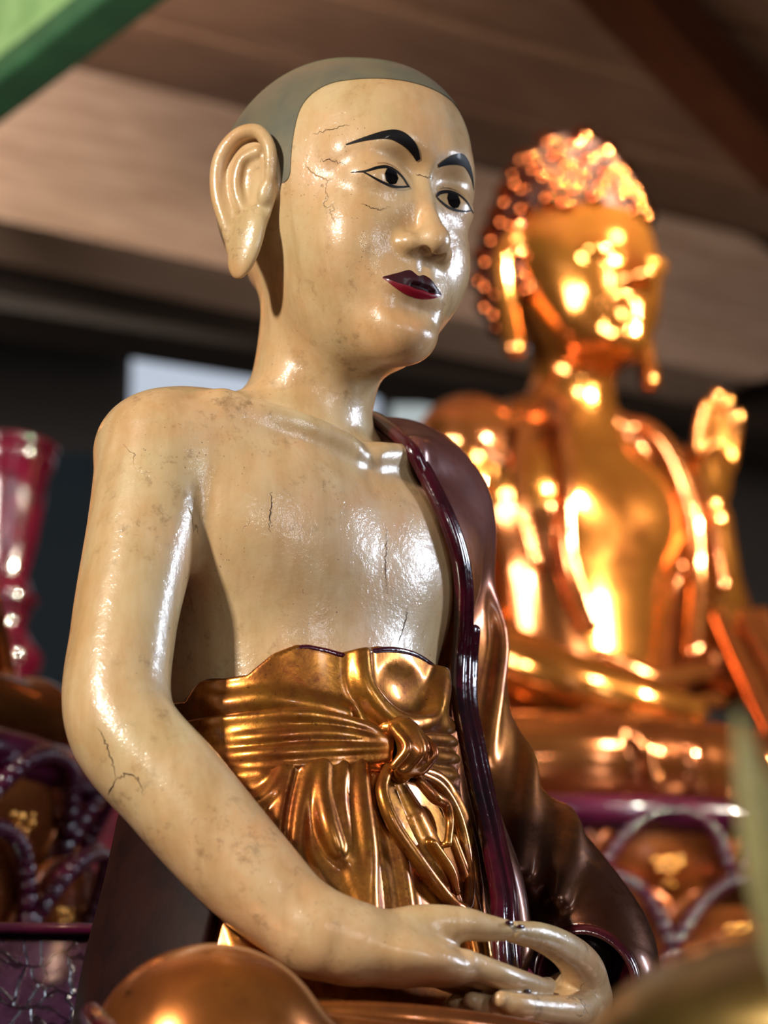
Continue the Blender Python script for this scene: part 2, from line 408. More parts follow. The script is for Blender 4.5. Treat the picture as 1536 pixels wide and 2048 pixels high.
def hands_sdf(p):
    # right hand, palm up, pointing to the statue's left
    r = rell(p, (-.068,-.216,.180), (.056,.040,.020), (8,8,-10))
    r = smin(r, seg(p, (-.135,-.178,.196), (-.088,-.206,.184), .031, .025), .02)
    r = smin(r, chain(p, [(-.095,-.196,.196,.018),(-.064,-.214,.207,.0175),(-.034,-.234,.210,.0140),(-.014,-.242,.208,.0115),(.004,-.248,.207,.0090)], 3), .014)
    for j, (oy, L1) in enumerate(((-.024,.078),(-.006,.090),(.012,.088),(.028,.074))):
        r = smin(r, chain(p, [(-.036,-.220+oy,.177,.0110),(.004,-.226+oy,.168,.0108),(-.026+L1,-.218+oy,.164,.0094),(-.004+L1,-.208+oy,.168,.0074)], 3), .006)
    # left hand underneath, pointing to the statue's right
    l = rell(p, (.140,-.182,.155), (.060,.046,.023), (6,-4,16))
    l = smin(l, seg(p, (.235,-.120,.166), (.168,-.166,.156), .036, .030), .02)
    l = smin(l, chain(p, [(.185,-.180,.172,.022),(.140,-.214,.188,.0185),(.092,-.238,.198,.0150),(.048,-.248,.205,.0120),(.012,-.250,.206,.0090)], 3), .012)
    for oy, L1 in ((-.040,.102),(-.018,.112),(.004,.108),(.024,.092)):
        l = smin(l, chain(p, [(.122,-.190+oy,.154,.0140),(.085,-.204+oy,.147,.0130),(.122-L1,-.212+oy,.146,.0118),(.096-L1,-.212+oy,.150,.0072)], 3), .006)
    return r, l
def torso_skin(p):
    d = loft(p, TORSO, 2.2)
    z = p[:,2]
    s = np.stack([np.sqrt(p[:,0]**2+1e-4), p[:,1], z], 1).astype(f32)
    d = smin(d, ell(s, (.070,-.042,.575), (.080,.046,.062)), .06)          # chest
    d = smin(d, ell(s, (.138,.012,.640), (.070,.062,.056)), .045)          # shoulders
    d = smin(d, chain(p, R_ARM, 4, .06), .014)
    return d
def body_sdf(p):
    d = torso_skin(p)
    s = np.stack([np.sqrt(p[:,0]**2+1e-4), p[:,1], p[:,2]], 1).astype(f32)
    nk = chain(p, [(.0,.018,.640,.072),(.002,-.006,.700,.0600),(.006,-.022,.760,.0590),(.008,-.034,.86,.062)], 4, .06)
    d = smin(d, nk, .035)
    d = smin(d, chain(s, [(.016,-.088,.652,.009),(.070,-.078,.664,.009),(.130,-.045,.675,.010)], 3), .028)   # collar bones
    d = smax(d, -ell(p, (0,-.104,.668), (.014,.012,.014)), .016)
    r, l = bounded2(p)
    d = smin(d, r, .02)
    hd = bounded(p, (-.15,-.24,.66), (.165,.13,1.08), .05, lambda q: head_sdf(to_head(q)))
    d = smin(d, hd, .022)
    return d
def bounded2(p):
    lo = V(-.17,-.30,.10); hi = V(.29,-.07,.26)
    q = np.maximum(np.maximum(lo-p, p-hi), 0); dd = np.sqrt((q*q).sum(1))
    m = dd < .05
    r = dd + f32(.01); l = dd + f32(.01)
    if m.any():
        a, b = hands_sdf(p[m]); r[m] = a; l[m] = b
    return r, l

def tor_r(phi, z, ex=2.2):
    T = np.array(TORSO, float); phi = np.asarray(phi, float); z = np.asarray(z, float)
    g = [interp_s(z, T[:,0], T[:,j]) for j in range(1, 6)]
    sx, cy = np.sin(phi), np.cos(phi)
    dep = np.where(cy > 0, g[3], g[4])
    return ((np.abs(sx)/g[2])**ex + (np.abs(cy)/dep)**ex)**(-1/ex), g[0], g[1]
def tor_pt(phi_deg, z, off=0.):
    ph = np.radians(phi_deg); r, cx, cy = tor_r(ph, z)
    return np.stack([cx+(r+off)*np.sin(ph), cy-(r+off)*np.cos(ph), np.asarray(z, float)+0*r], -1)
# ---------------------------------------------------------------- THE MONK STATUE
MONK_LOC = (-.08, 0, 1.5)
def sdf_obj(name, f, lo, hi, h, mat, parent=None):
    v, F = surface_nets(f, lo, hi, h); return mesh_np(name, v, F, mat, parent)
monk = empty('monk_statue', MONK_LOC, math.radians(45), label='life-size painted statue of a seated monk with shaved grey head, bare chest and gilded robe', cat='statue')
body_all = lambda p: body_sdf(p)
def body_left(p):
    r, l = bounded2(p); return l
v1, F1 = surface_nets(body_all, (-.16,-.26,.712), (.17,.13,1.075), .00145)
v2, F2 = surface_nets(body_all, (-.30,-.20,.215), (.27,.16,.7165), .0023)
v3, F3 = surface_nets(lambda p: np.minimum(body_sdf(p), body_left(p)), (-.27,-.31,.09), (.29,-.06,.221), .0019)
v = np.vstack([v1, v2, v3]); F = np.vstack([F1, F2+len(v1), F3+len(v1)+len(v2)])
mesh_np('body', v, F, M['skin'], monk)
# shaved hair: a painted cap that follows the skull
def skull(q):
    d = ell(q, (0,.013,.040), (.108,.130,.122))
    d = smin(d, ell(q, (0,-.040,-.02), (.084,.086,.125)), .035)
    d = smin(d, ell(q, (0,-.050,-.090), (.066,.072,.064)), .03)
    return smin(d, ell(q, (0,-.060,.060), (.075,.067,.072)), .03)
def hairline(q):
    side = smin(q[:,1]+.046, q[:,2]-.000, .012)          # temple edge and bottom of the sideburn
    top = q[:,2]-(.1035-.25*q[:,0]**2*4)
    back = smin(q[:,1]-.040, q[:,2]+.098, .02)
    return -smin(smin(-top, -side, .03), -back, .004)
sk = lambda p: bounded(p, (-.15,-.24,.66), (.165,.13,1.08), .05, lambda q: skull(to_head(q)))
hv, hF = surface_nets(sk, (-.13,-.20,.74), (.14,.11,1.075), .0018)
hh = hairline(to_head(hv.astype(f32)))
keep = (hh[hF] > 0).any(1)
hf = lambda p: hairline(to_head(p))
for _ in range(3):
    g = grad(hf, hv); n = grad(sk, hv); n /= np.linalg.norm(n, axis=1)[:,None]+1e-9
    g -= (g*n).sum(1)[:,None]*n; d = hf(hv.astype(f32)); m = d < 0
    st = d[:,None]*g/((g*g).sum(1)[:,None]+1e-3); ln = np.linalg.norm(st, axis=1)[:,None]
    st *= np.minimum(1, .003/(ln+1e-9)); hv[m] -= st[m]
n = grad(sk, hv); n /= np.linalg.norm(n, axis=1)[:,None]+1e-9
hv += n*.0008
used = np.unique(hF[keep]); mp = -np.ones(len(hv), int); mp[used] = np.arange(len(used))
mesh_np('hair', hv[used], mp[hF[keep]], M['hair'], monk)
# painted features, each laid on the carved face
def decal(name, low, high, mat, off=.0004, nx=40, ny=6):
    """surface between two curves given as (x,z) lists in the face plane, laid on the face"""
    def res(c):
        c = np.array([(a, 0, b, 0) for a, b in c], float); q = catmull(c, 12)[:, [0,2]]
        s = np.r_[0, np.cumsum(np.linalg.norm(np.diff(q, axis=0), axis=1))]; t = np.linspace(0, s[-1], nx)
        return np.stack([np.interp(t, s, q[:,0]), np.interp(t, s, q[:,1])], 1)
    a, b = res(low), res(high); w = np.linspace(0, 1, ny)[:,None,None]
    g = (a[None]*(1-w) + b[None]*w).reshape(-1, 2)
    o = np.stack([g[:,0], np.full(len(g), -.20), g[:,1]], 1)
    q, t = march(head_sdf, o, np.tile([0,1.,0], (len(o),1)), .2, off, .9, 60)
    i = np.arange(nx*ny).reshape(ny, nx)
    Fq = np.stack([i[:-1,:-1], i[:-1,1:], i[1:,1:], i[1:,:-1]], -1).reshape(-1, 4)
    return mesh_np(name, from_head(q), Fq, mat, monk)
def stroke(name, pts, mat, off=.0006, nx=44):
    """tapered brush stroke; pts = (x, z, half width)"""
    c = catmull(np.array([(a, b, w, 0) for a, b, w in pts], float), 10); d = np.gradient(c[:,:2], axis=0)
    nrm = np.stack([-d[:,1], d[:,0]], 1)/(np.linalg.norm(d, axis=1)[:,None]+1e-9)
    w = np.maximum(c[:,2:3], .00015)
    lo = c[:,:2]-nrm*w; hi = c[:,:2]+nrm*w
    return decal(name, [tuple(x) for x in lo[::3]]+[tuple(lo[-1])], [tuple(x) for x in hi[::3]]+[tuple(hi[-1])], mat, off, nx, 4)
EX = -.0022
for s in (-1, 1):
    EX = -.0022 if s < 0 else -.0058
    X = lambda x: s*x+EX
    up = [(.0180,.0000),(.0240,.0052),(.0330,.0090),(.0430,.0096),(.0530,.0060),(.0620,.0014)]
    dn = [(.0180,.0000),(.0250,-.0030),(.0340,-.0052),(.0440,-.0050),(.0540,-.0026),(.0620,.0014)]
    decal('eye', [(X(a), b) for a, b in dn], [(X(a), b) for a, b in up], M['eyewhite'], .0003)
    cx, cz, r = .0385, .0026, .0076
    t = np.linspace(-1, 1, 9); xs = cx+r*t
    ua = np.interp(xs, [a for a,_ in up], [b for _,b in up]); da = np.interp(xs, [a for a,_ in dn], [b for _,b in dn])
    hc = r*np.sqrt(np.maximum(0, 1-t*t))
    decal('iris', [(X(a), b) for a, b in zip(xs, np.maximum(da, cz-hc))], [(X(a), b) for a, b in zip(xs, np.minimum(ua, cz+hc))], M['iris'], .0005, 24, 8)
    stroke('eye_line', [(X(.0165), -.0012, .0004),(X(.0190), .0008, .0011),(X(.0240), .0059, .0016),(X(.0330), .0100, .0018),(X(.0430), .0106, .0016),(X(.0530), .0070, .0014),(X(.0620), .0022, .0009),(X(.0700), .0012, .0003)], M['black'])
    stroke('eye_line', [(X(.0175), -.0004, .0008),(X(.0250), -.0036, .0010),(X(.0340), -.0060, .0011),(X(.0440), -.0057, .0010),(X(.0540), -.0032, .0008),(X(.0630), .0010, .0005)], M['black'])
    stroke('lid_crease', [(X(.0250), .0105, .00015),(X(.0330), .0142, .0003),(X(.0430), .0146, .0003),(X(.0530), .0118, .00015)], mat_plain('crease_paint', lin(104,76,44), .4))
    stroke('eyebrow', [(X(.0122), .0255, .0014),(X(.0180), .0305, .0026),(X(.0270), .0362, .0042),(X(.0380), .0405, .0052),(X(.0480), .0400, .0038),(X(.0620), .0345, .0019),(X(.0745), .0280, .0005)], M['black'])
LX = -.0068
upl = [(-.0315,-.0918),(-.020,-.0862),(-.0085,-.0808),(0,-.0842),(.0085,-.0808),(.020,-.0862),(.0315,-.0918)]
mid = [(-.0315,-.0925),(-.018,-.0952),(-.008,-.0955),(0,-.0966),(.008,-.0955),(.018,-.0952),(.0315,-.0925)]
lowl = [(-.0315,-.0930),(-.021,-.0992),(-.010,-.1026),(0,-.1034),(.010,-.1026),(.021,-.0992),(.0315,-.0930)]
decal('upper_lip', [(a+LX, b) for a, b in mid], [(a+LX, b) for a, b in upl], M['lips'], .0004, 60, 9)
tag(decal('lower_lip', [(a+LX, b) for a, b in lowl], [(a+LX, b) for a, b in mid], mat_plain('red_lip_paint', lin(128,16,30), .25, 0, .7), .0004, 60, 9), label='brighter red lower lip')

# old cracks in the paint
CR = [[(.005,-.11,.576),(.004,-.112,.55),(.004,-.111,.532),(.009,-.109,.515)],[(.036,-.107,.508),(.034,-.105,.492),(.026,-.104,.473)],
 [(-.117,-.093,.587),(-.119,-.093,.566),(-.117,-.091,.551)],[(-.271,-.056,.363),(-.267,-.063,.349),(-.263,-.066,.334),(-.259,-.066,.321)],
 [(-.259,-.066,.321),(-.257,-.075,.324),(-.253,-.086,.32),(-.248,-.089,.306)],[(-.259,-.066,.321),(-.252,-.047,.311)],
 [(-.068,-.152,.853),(-.061,-.157,.85),(-.053,-.161,.849),(-.043,-.165,.854)],[(-.087,-.109,.928),(-.08,-.131,.928),(-.074,-.144,.931)],
 [(-.076,-.14,.891),(-.082,-.127,.899),(-.085,-.117,.9)],[(-.016,-.169,.892),(-.009,-.175,.89),(.003,-.175,.891)]]
mcr = mat_plain('dark_crack', lin(52,30,16), .8)  # even dark brown for the crack lines
for c in CR:
    q = catmull([a+(0,) for a in c], 9)[:,:3]; q[1:-1] += np.random.normal(0, .0009, (len(q)-2, 3))
    for _ in range(5): q = project(body_sdf, q, .006)
    n = grad(body_sdf, q); n /= np.linalg.norm(n, axis=1)[:,None]; t = np.gradient(q, axis=0); b = np.cross(n, t); b /= np.linalg.norm(b, axis=1)[:,None]+1e-9
    w = ((.00026 if c[0][2] > .8 else .0004)*np.sin(np.linspace(.25, math.pi-.1, len(q)))*np.random.uniform(.7, 1.3, len(q)))[:,None]
    vv = np.vstack([q-b*w+n*.0004, q+b*w+n*.0004]); k = len(q); i = np.arange(k-1)
    mesh_np('crack', vv, np.stack([i, i+1, i+1+k, i+k], 1), mcr, monk)
# ---- clothing
def cyl_coords(p):
    return np.degrees(np.arctan2(p[:,0], -p[:,1]))
HEM = [(-180,.43),(-87,.412),(-80,.428),(-69,.428),(-61,.430),(-52,.448),(-43,.457),(-34,.456),(-23,.454),(-4,.465),(14,.468),(32,.463),(48,.456),(90,.44),(180,.43)]
def hem_z(ph): return np.interp(ph, [a for a,_ in HEM], [b for _,b in HEM])
def tube(pts, far=.03, n=4):
    """pts = (phi, z, r, offset from the torso)"""
    P = np.array([list(tor_pt(a, z, o))+[r] for a, z, r, o in pts]); return lambda p: chain(p, P, n, far)
def waist_sdf(fine=True):
    cres = [tube([(-18,.455,.009,.012),(-17,.425,.010,.015),(-9,.402,.011,.017),(1,.394,.012,.018),(14,.404,.011,.017),(26,.425,.010,.015),(36,.455,.009,.012)])]
    side = [tube([(28,.410,.008,.012),(36,.440,.008,.011)]), tube([(12,.399,.007,.014),(30,.402,.007,.014),(46,.41,.006,.012)]),
            tube([(-80,.412,.006,.010),(-70,.404,.007,.010),(-55,.407,.006,.009),(-40,.404,.004,.009),(-25,.398,.004,.010)])]
    hemt = tube([(a, b-.003, .0032, .0085) for a, b in HEM[1:-2]], .02, 4)
    def f(p):
        d0 = loft(p, TORSO, 2.2)-.0095
        ph = cyl_coords(p); hz = hem_z(ph).astype(f32)
        d = d0
        for c in cres+side: d = smin(d, c(p), .012)
        # bowl-shaped hollow pressed in above the knot
        c0 = tor_pt(8, .430, .0195); d = smax(d, -ell(p, c0, (.034,.0165,.024)), .010)
        d = smax(d, p[:,2]-hz, .003); d = smax(d, .335-p[:,2], .003)
        return d
    return f, hemt
wf, hemt = waist_sdf()
sdf_obj('waist_cloth', wf, (-.19,-.18,.33), (.19,.15,.475), .0022, M['gold_cloth'], monk)
def hem_f(p): return hemt(p)
tag(sdf_obj('hem_edge', hem_f, (-.17,-.15,.38), (.17,.14,.49), .0018, M['red'], monk), label='dark red edge of the waist cloth')
# sash: gathered bands round the waist
def sash_f():
    T = [tube([(-95,.386,.0060,.011),(-74,.389,.0065,.012),(-48,.393,.0068,.012),(-34,.393,.0065,.012),(-18,.387,.0060,.015),(-9,.378,.0065,.018)]),
         tube([(-95,.372,.0055,.012),(-60,.372,.0062,.013),(-34,.378,.0058,.013),(-9,.375,.0065,.018)]),
         tube([(-95,.357,.0065,.012),(-60,.357,.0072,.013),(-34,.362,.0072,.013),(-9,.369,.0065,.018)]),
         tube([(-95,.344,.0050,.010),(-60,.345,.0055,.011),(-34,.351,.0060,.011),(-9,.361,.0055,.017)]),
         tube([(2,.380,.0060,.018),(18,.388,.0070,.014),(46,.394,.0065,.012),(90,.388,.006,.011)]),
         tube([(2,.372,.0060,.018),(18,.372,.0078,.014),(46,.378,.0070,.012),(90,.372,.006,.011)]),
         tube([(2,.364,.0050,.017),(18,.358,.0060,.013),(46,.362,.0060,.011),(90,.356,.005,.010)])]
    def f(p):
        d = np.maximum(loft(p, TORSO, 2.2)-.0130, np.abs(p[:,2]-.370)-.022)
        for t in T: d = smin(d, t(p), .0035)
        return d
    return f
sdf_obj('sash', sash_f(), (-.19,-.18,.33), (.19,.15,.41), .0020, M['gold_cloth'], monk)
kc = lambda a, z, o: tuple(tor_pt(a, z, o))
def knot_f(p):
    d = chain(p, [kc(-7,.388,.016)+(.010,), kc(-3,.386,.027)+(.0125,), kc(-1,.368,.030)+(.0135,), kc(-4,.350,.020)+(.010,)], 4)
    for a in (-9, -3, 3):
        d = smin(d, chain(p, [kc(a,.386,.030)+(.0040,), kc(a+2,.368,.040)+(.0046,), kc(a-1,.352,.030)+(.0035,)], 4), .003)
    d = smin(d, chain(p, [kc(4,.384,.026)+(.005,), kc(7,.370,.032)+(.0062,), kc(3,.354,.030)+(.0050,), kc(-6,.350,.026)+(.005,)], 4), .003)
    return smax(d, -chain(p, [kc(0,.386,.043)+(.002,), kc(2,.368,.050)+(.003,), kc(1,.352,.042)+(.002,)], 4), .004)
sdf_obj('knot', knot_f, (-.08,-.20,.32), (.09,-.09,.42), .0018, M['gold_cloth'], monk)
# skirt with pleats below the sash
def skirt_f():
    R = [tube([(-44,.348,.004,.012),(-47,.317,.007,.012),(-48,.283,.008,.013),(-46,.23,.008,.012)]),
         tube([(-38,.349,.005,.013),(-40.5,.322,.006,.014),(-42,.296,.007,.014),(-42,.27,.008,.014),(-38,.245,.009,.014),(-32,.225,.009,.013)]),
         tube([(-34,.350,.006,.014),(-34.5,.323,.008,.017),(-33,.297,.009,.020),(-30.5,.277,.0075,.020),(-29,.268,.004,.017)]),
         tube([(-27,.351,.006,.013),(-28.5,.324,.007,.015),(-27.5,.298,.007,.015),(-25,.255,.007,.014),(-22,.215,.007,.013)]),
         tube([(-20,.353,.007,.013),(-20.5,.322,.009,.015),(-20,.278,.011,.016),(-20.5,.24,.010,.014),(-20.5,.21,.009,.013)]),
         tube([(-48,.344,.005,.013),(-52,.323,.006,.015),(-60,.308,.006,.015),(-70,.298,.005,.013)]),
         tube([(-90,.34,.005,.012),(-72,.337,.006,.012),(-55,.340,.005,.012)]),
         tube([(-64,.29,.006,.011),(-62,.25,.007,.012),(-56,.20,.007,.012)]),
         tube([(-75,.29,.007,.011),(-74,.24,.008,.012),(-70,.17,.008,.012)]),
         tube([(-8,.30,.006,.012),(-6,.26,.007,.012),(-6,.21,.007,.012)])]
    G = [tube([(-43,.345,.0022,.017),(-45,.31,.0028,.019),(-45.5,.27,.0028,.021),(-44.5,.235,.002,.020)]),
         tube([(-15.5,.345,.0022,.016),(-16,.30,.0026,.017),(-14.5,.25,.0026,.017),(-15,.215,.002,.016)])]
    def f(p):
        d = smax(loft(p, TORSO, 2.2)-.0125, p[:,2]-.350, .004)
        d = smax(d, .01-p[:,2], .004)
        for t in R: d = smin(d, t(p), .007)
        for t in G: d = smax(d, -t(p), .003)
        return d
    return f
sdf_obj('skirt', skirt_f(), (-.22,-.22,.0), (.22,.16,.36), .0024, M['gold_cloth'], monk)
# added cloth over the right hip, arm shadow painted into its colour
def hip_f(p):
    ph = cyl_coords(p)
    d = loft(p, TORSO, 2.2)-.0235
    d = smax(d, ((ph+58+(.33-p[:,2])*40)*.0027).astype(f32), .005); d = smax(d, ((-170-ph)*.0027).astype(f32), .005)
    d = smax(d, smax(p[:,2]-.325, .01-p[:,2], .004), .006)
    return d
tag(sdf_obj('shaded_hip_drape', hip_f, (-.25,-.19,.0), (-.02,.17,.34), .0026, M['hip'], monk), label='red-brown drape over the right hip with painted-in arm shadow')
# bow of the sash
def bow(pts, k=.008):
    C = [[tuple(tor_pt(a, z, o))+(r,) for a, z, r, o in q] for q in pts]
    def f(p):
        d = None
        for c in C:
            e = chain(p, c, 4); d = e if d is None else smin(d, e, k)
        return d
    return f
sdf_obj('bow_loop', bow([[(-2,.338,.013,.004),(5,.308,.021,-.001),(12,.275,.021,-.001),(15,.250,.012,.004)],
     [(-9,.352,.0050,.018),(-13,.330,.0058,.020),(-10,.302,.0062,.022),(-1,.270,.0062,.023),(8,.246,.0058,.022),(16,.235,.0050,.020)],
     [(4,.352,.0048,.020),(16,.345,.0050,.021),(24,.325,.0054,.022),(28,.298,.0054,.021),(27,.267,.0054,.020),(22,.242,.0050,.019),(16,.235,.0050,.020)],
     [(3,.342,.0045,.026),(8,.330,.0055,.029),(14,.326,.0050,.028),(16,.312,.0040,.026),(14,.292,.0035,.024)],
     [(6,.290,.0035,.024),(13,.268,.0040,.024),(15,.250,.0030,.022)]], .006), (-.08,-.22,.205), (.13,-.09,.37), .0018, M['gold_cloth'], monk)
sdf_obj('bow_loop', bow([[(8,.356,.0050,.016),(20,.352,.0060,.017),(30,.332,.0064,.019),(36,.303,.0066,.019),(36,.267,.0062,.018),(33,.235,.006,.016),(31,.200,.005,.015)],
     [(24,.338,.0045,.016),(31,.310,.0048,.016),(31,.280,.0046,.016),(28,.250,.0042,.015)]]), (-.02,-.24,.18), (.16,-.06,.38), .0018, M['gold_cloth'], monk)
sdf_obj('sash_tail', bow([[(23,.300,.005,.016),(27,.26,.0055,.018),(25,.21,.005,.020),(22,.16,.0045,.022)],[(19,.25,.004,.014),(21,.21,.0045,.018),(19,.16,.004,.020)]]), (-.02,-.25,.13), (.14,-.08,.33), .0019, M['gold_cloth'], monk)
# robe over the left shoulder and arm
SLEEVE = [(.150,.012,.668,.056),(.188,.016,.610,.060),(.208,.018,.520,.061),(.214,.012,.430,.064),(.226,-.016,.350,.066),(.250,-.072,.285,.062),(.262,-.118,.228,.058),(.250,-.140,.190,.056)]
LINING = ((.268,-.105,.215), (.165,-.190,.165), .030, .060)
BAND = [(.086,.030,.722),(.078,-.020,.716),(.056,-.088,.668),(.066,-.100,.640),(.077,-.113,.602),(.090,-.116,.570),(.103,-.110,.541),(.115,-.098,.507),(.122,-.088,.478),(.115,-.094,.438),(.107,-.110,.398),(.103,-.124,.355),(.097,-.144,.303),(.083,-.168,.255),(.070,-.182,.220),(.066,-.19,.16)]
def mantle_f():
    bz = [b[2] for b in BAND][::-1]; bx = [b[0] for b in BAND][::-1]
    folds = [[(.250,-.035,.440,.003),(.240,-.066,.400,.009),(.212,-.085,.345,.011),(.190,-.098,.290,.008)],
             [(.270,-.060,.362,.002),(.256,-.098,.348,.009),(.238,-.118,.312,.012),(.205,-.130,.262,.009)],
             [(.200,-.035,.60,.004),(.225,-.045,.53,.008),(.215,-.050,.47,.008),(.195,-.055,.40,.005)]]
    def f(p):
        d = torso_skin(p)-.0115
        d = smin(d, chain(p, [(.070,-.078,.664,.010),(.130,-.045,.675,.012)], 3)-.009, .02)
        d = smin(d, ell(p, (.146,.012,.640), (.092,.083,.080)), .03)
        xb = np.interp(p[:,2], bz, bx).astype(f32)+.004
        d = smax(d, (xb-p[:,0]).astype(f32), .004)
        s = chain(p, SLEEVE, 4, .05)
        d = smin(d, s, .03)
        for c in folds: d = smin(d, chain(p, c, 4), .012)
        # drape between border and sleeve, hanging to the lap
        dr = chain(p, [(.150,-.035,.50,.018),(.150,-.050,.42,.022),(.150,-.075,.34,.026),(.150,-.105,.27,.026),(.150,-.12,.20,.024)], 4)
        d = smin(d, dr, .015)
        d = smax(d, -seg(p, (.268,-.105,.215), (.165,-.190,.165), .030, .060), .006)   # hollow of the sleeve
        nk = chain(p, [(.0,.018,.640,.074),(.002,-.006,.700,.063),(.006,-.022,.760,.0605)], 4)
        d = smax(d, -nk, .004)
        return d
    return f
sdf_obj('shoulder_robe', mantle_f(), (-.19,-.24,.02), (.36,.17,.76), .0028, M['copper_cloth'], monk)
def lining_f(p):
    c = seg(p, *LINING)
    return smax(np.abs(c-.0005)-.0022, chain(p, SLEEVE, 4, .05)-.002, .002)
tag(sdf_obj('sleeve_lining', lining_f, (.12,-.26,.10), (.34,-.04,.29), .0022, M['red'], monk), label='dark red lining inside the sleeve opening')
def band_f(p):
    B = np.array(BAND)
    d = chain(p, np.c_[B, np.full(len(B), .0068)], 4)
    O = B + np.array([.010,.004,.002]); O[:,2] -= 0
    d2 = chain(p, np.c_[O[2:]+np.linspace(0,1,len(O)-2)[:,None]*np.array([.006,-.002,0]), np.full(len(O)-2, .0056)], 4)
    d = smin(d, d2, .004)
    O2 = B[7:] + np.array([.024,.006,0]); d3 = chain(p, np.c_[O2, np.full(len(O2), .0060)], 4)
    return smin(d, d3, .006)
tag(sdf_obj('robe_border', band_f, (-.02,-.21,.14), (.18,.06,.74), .0019, M['red'], monk), label='dark red lacquered edge of the robe')
def cuff_f(p):
    c = seg(p, *LINING); e = chain(p, SLEEVE, 4, .05)
    return np.sqrt(c*c+e*e)-.0048
tag(sdf_obj('sleeve_cuff', cuff_f, (.10,-.27,.08), (.36,-.04,.30), .0019, M['red'], monk), label='dark red rim of the sleeve opening')
for c, r in (((.000,-.2575,.2115),(.005,.0016,.0022)), ((.012,-.2590,.2095),(.005,.0015,.0018)), ((.022,-.2560,.1580),(.0045,.0024,.0022))):
    tag(sdf_obj('nail_remnant', lambda p: ell(p, c, r), np.array(c)-.009, np.array(c)+.009, .0008, M['red'], monk), label='dark red fleck of old paint on a nail')
# legs under the robe
def lap_f(p):
    d = chain(p, [(-.12,.0,.085,.090),(-.22,-.14,.086,.090),(-.300,-.235,.080,.092)], 4, .08)
    d = np.minimum(d, chain(p, [(.12,.0,.085,.090),(.24,-.12,.060,.085),(.315,-.215,.050,.080)], 4, .08))
    d = smin(d, ell(p, (0,-.16,.055), (.24,.150,.072)), .03)
    d = smin(d, chain(p, [(-.31,-.25,.05,.06),(-.10,-.335,.040,.062),(.10,-.34,.035,.060),(.31,-.25,.045,.055)], 4, .08), .03)
    for c in ([(-.20,-.14,.135,.010),(-.10,-.245,.128,.013),(.02,-.300,.112,.014),(.10,-.32,.09,.012)],
              [(-.22,-.20,.125,.010),(-.12,-.300,.105,.013),(0,-.345,.092,.012)],
              [(-.10,-.17,.138,.008),(.02,-.275,.112,.010),(.14,-.29,.098,.010),(.24,-.24,.10,.010)]):
        d = smin(d, chain(p, c, 4), .014)
    return smax(d, -p[:,2], .01)
sdf_obj('lap_robe', lap_f, (-.44,-.42,-.005), (.43,.12,.20), .0032, M['lap_cloth'], monk)
def kneehem(p):
    return chain(p, [(-.145,.085,.06,.009),(-.24,-.050,.115,.010),(-.325,-.130,.125,.011),(-.385,-.225,.100,.012),(-.390,-.29,.04,.012)], 4)
tag(sdf_obj('knee_hem', kneehem, (-.44,-.33,-.0), (-.12,.11,.16), .003, M['red'], monk), label='dark red hem round the right knee')
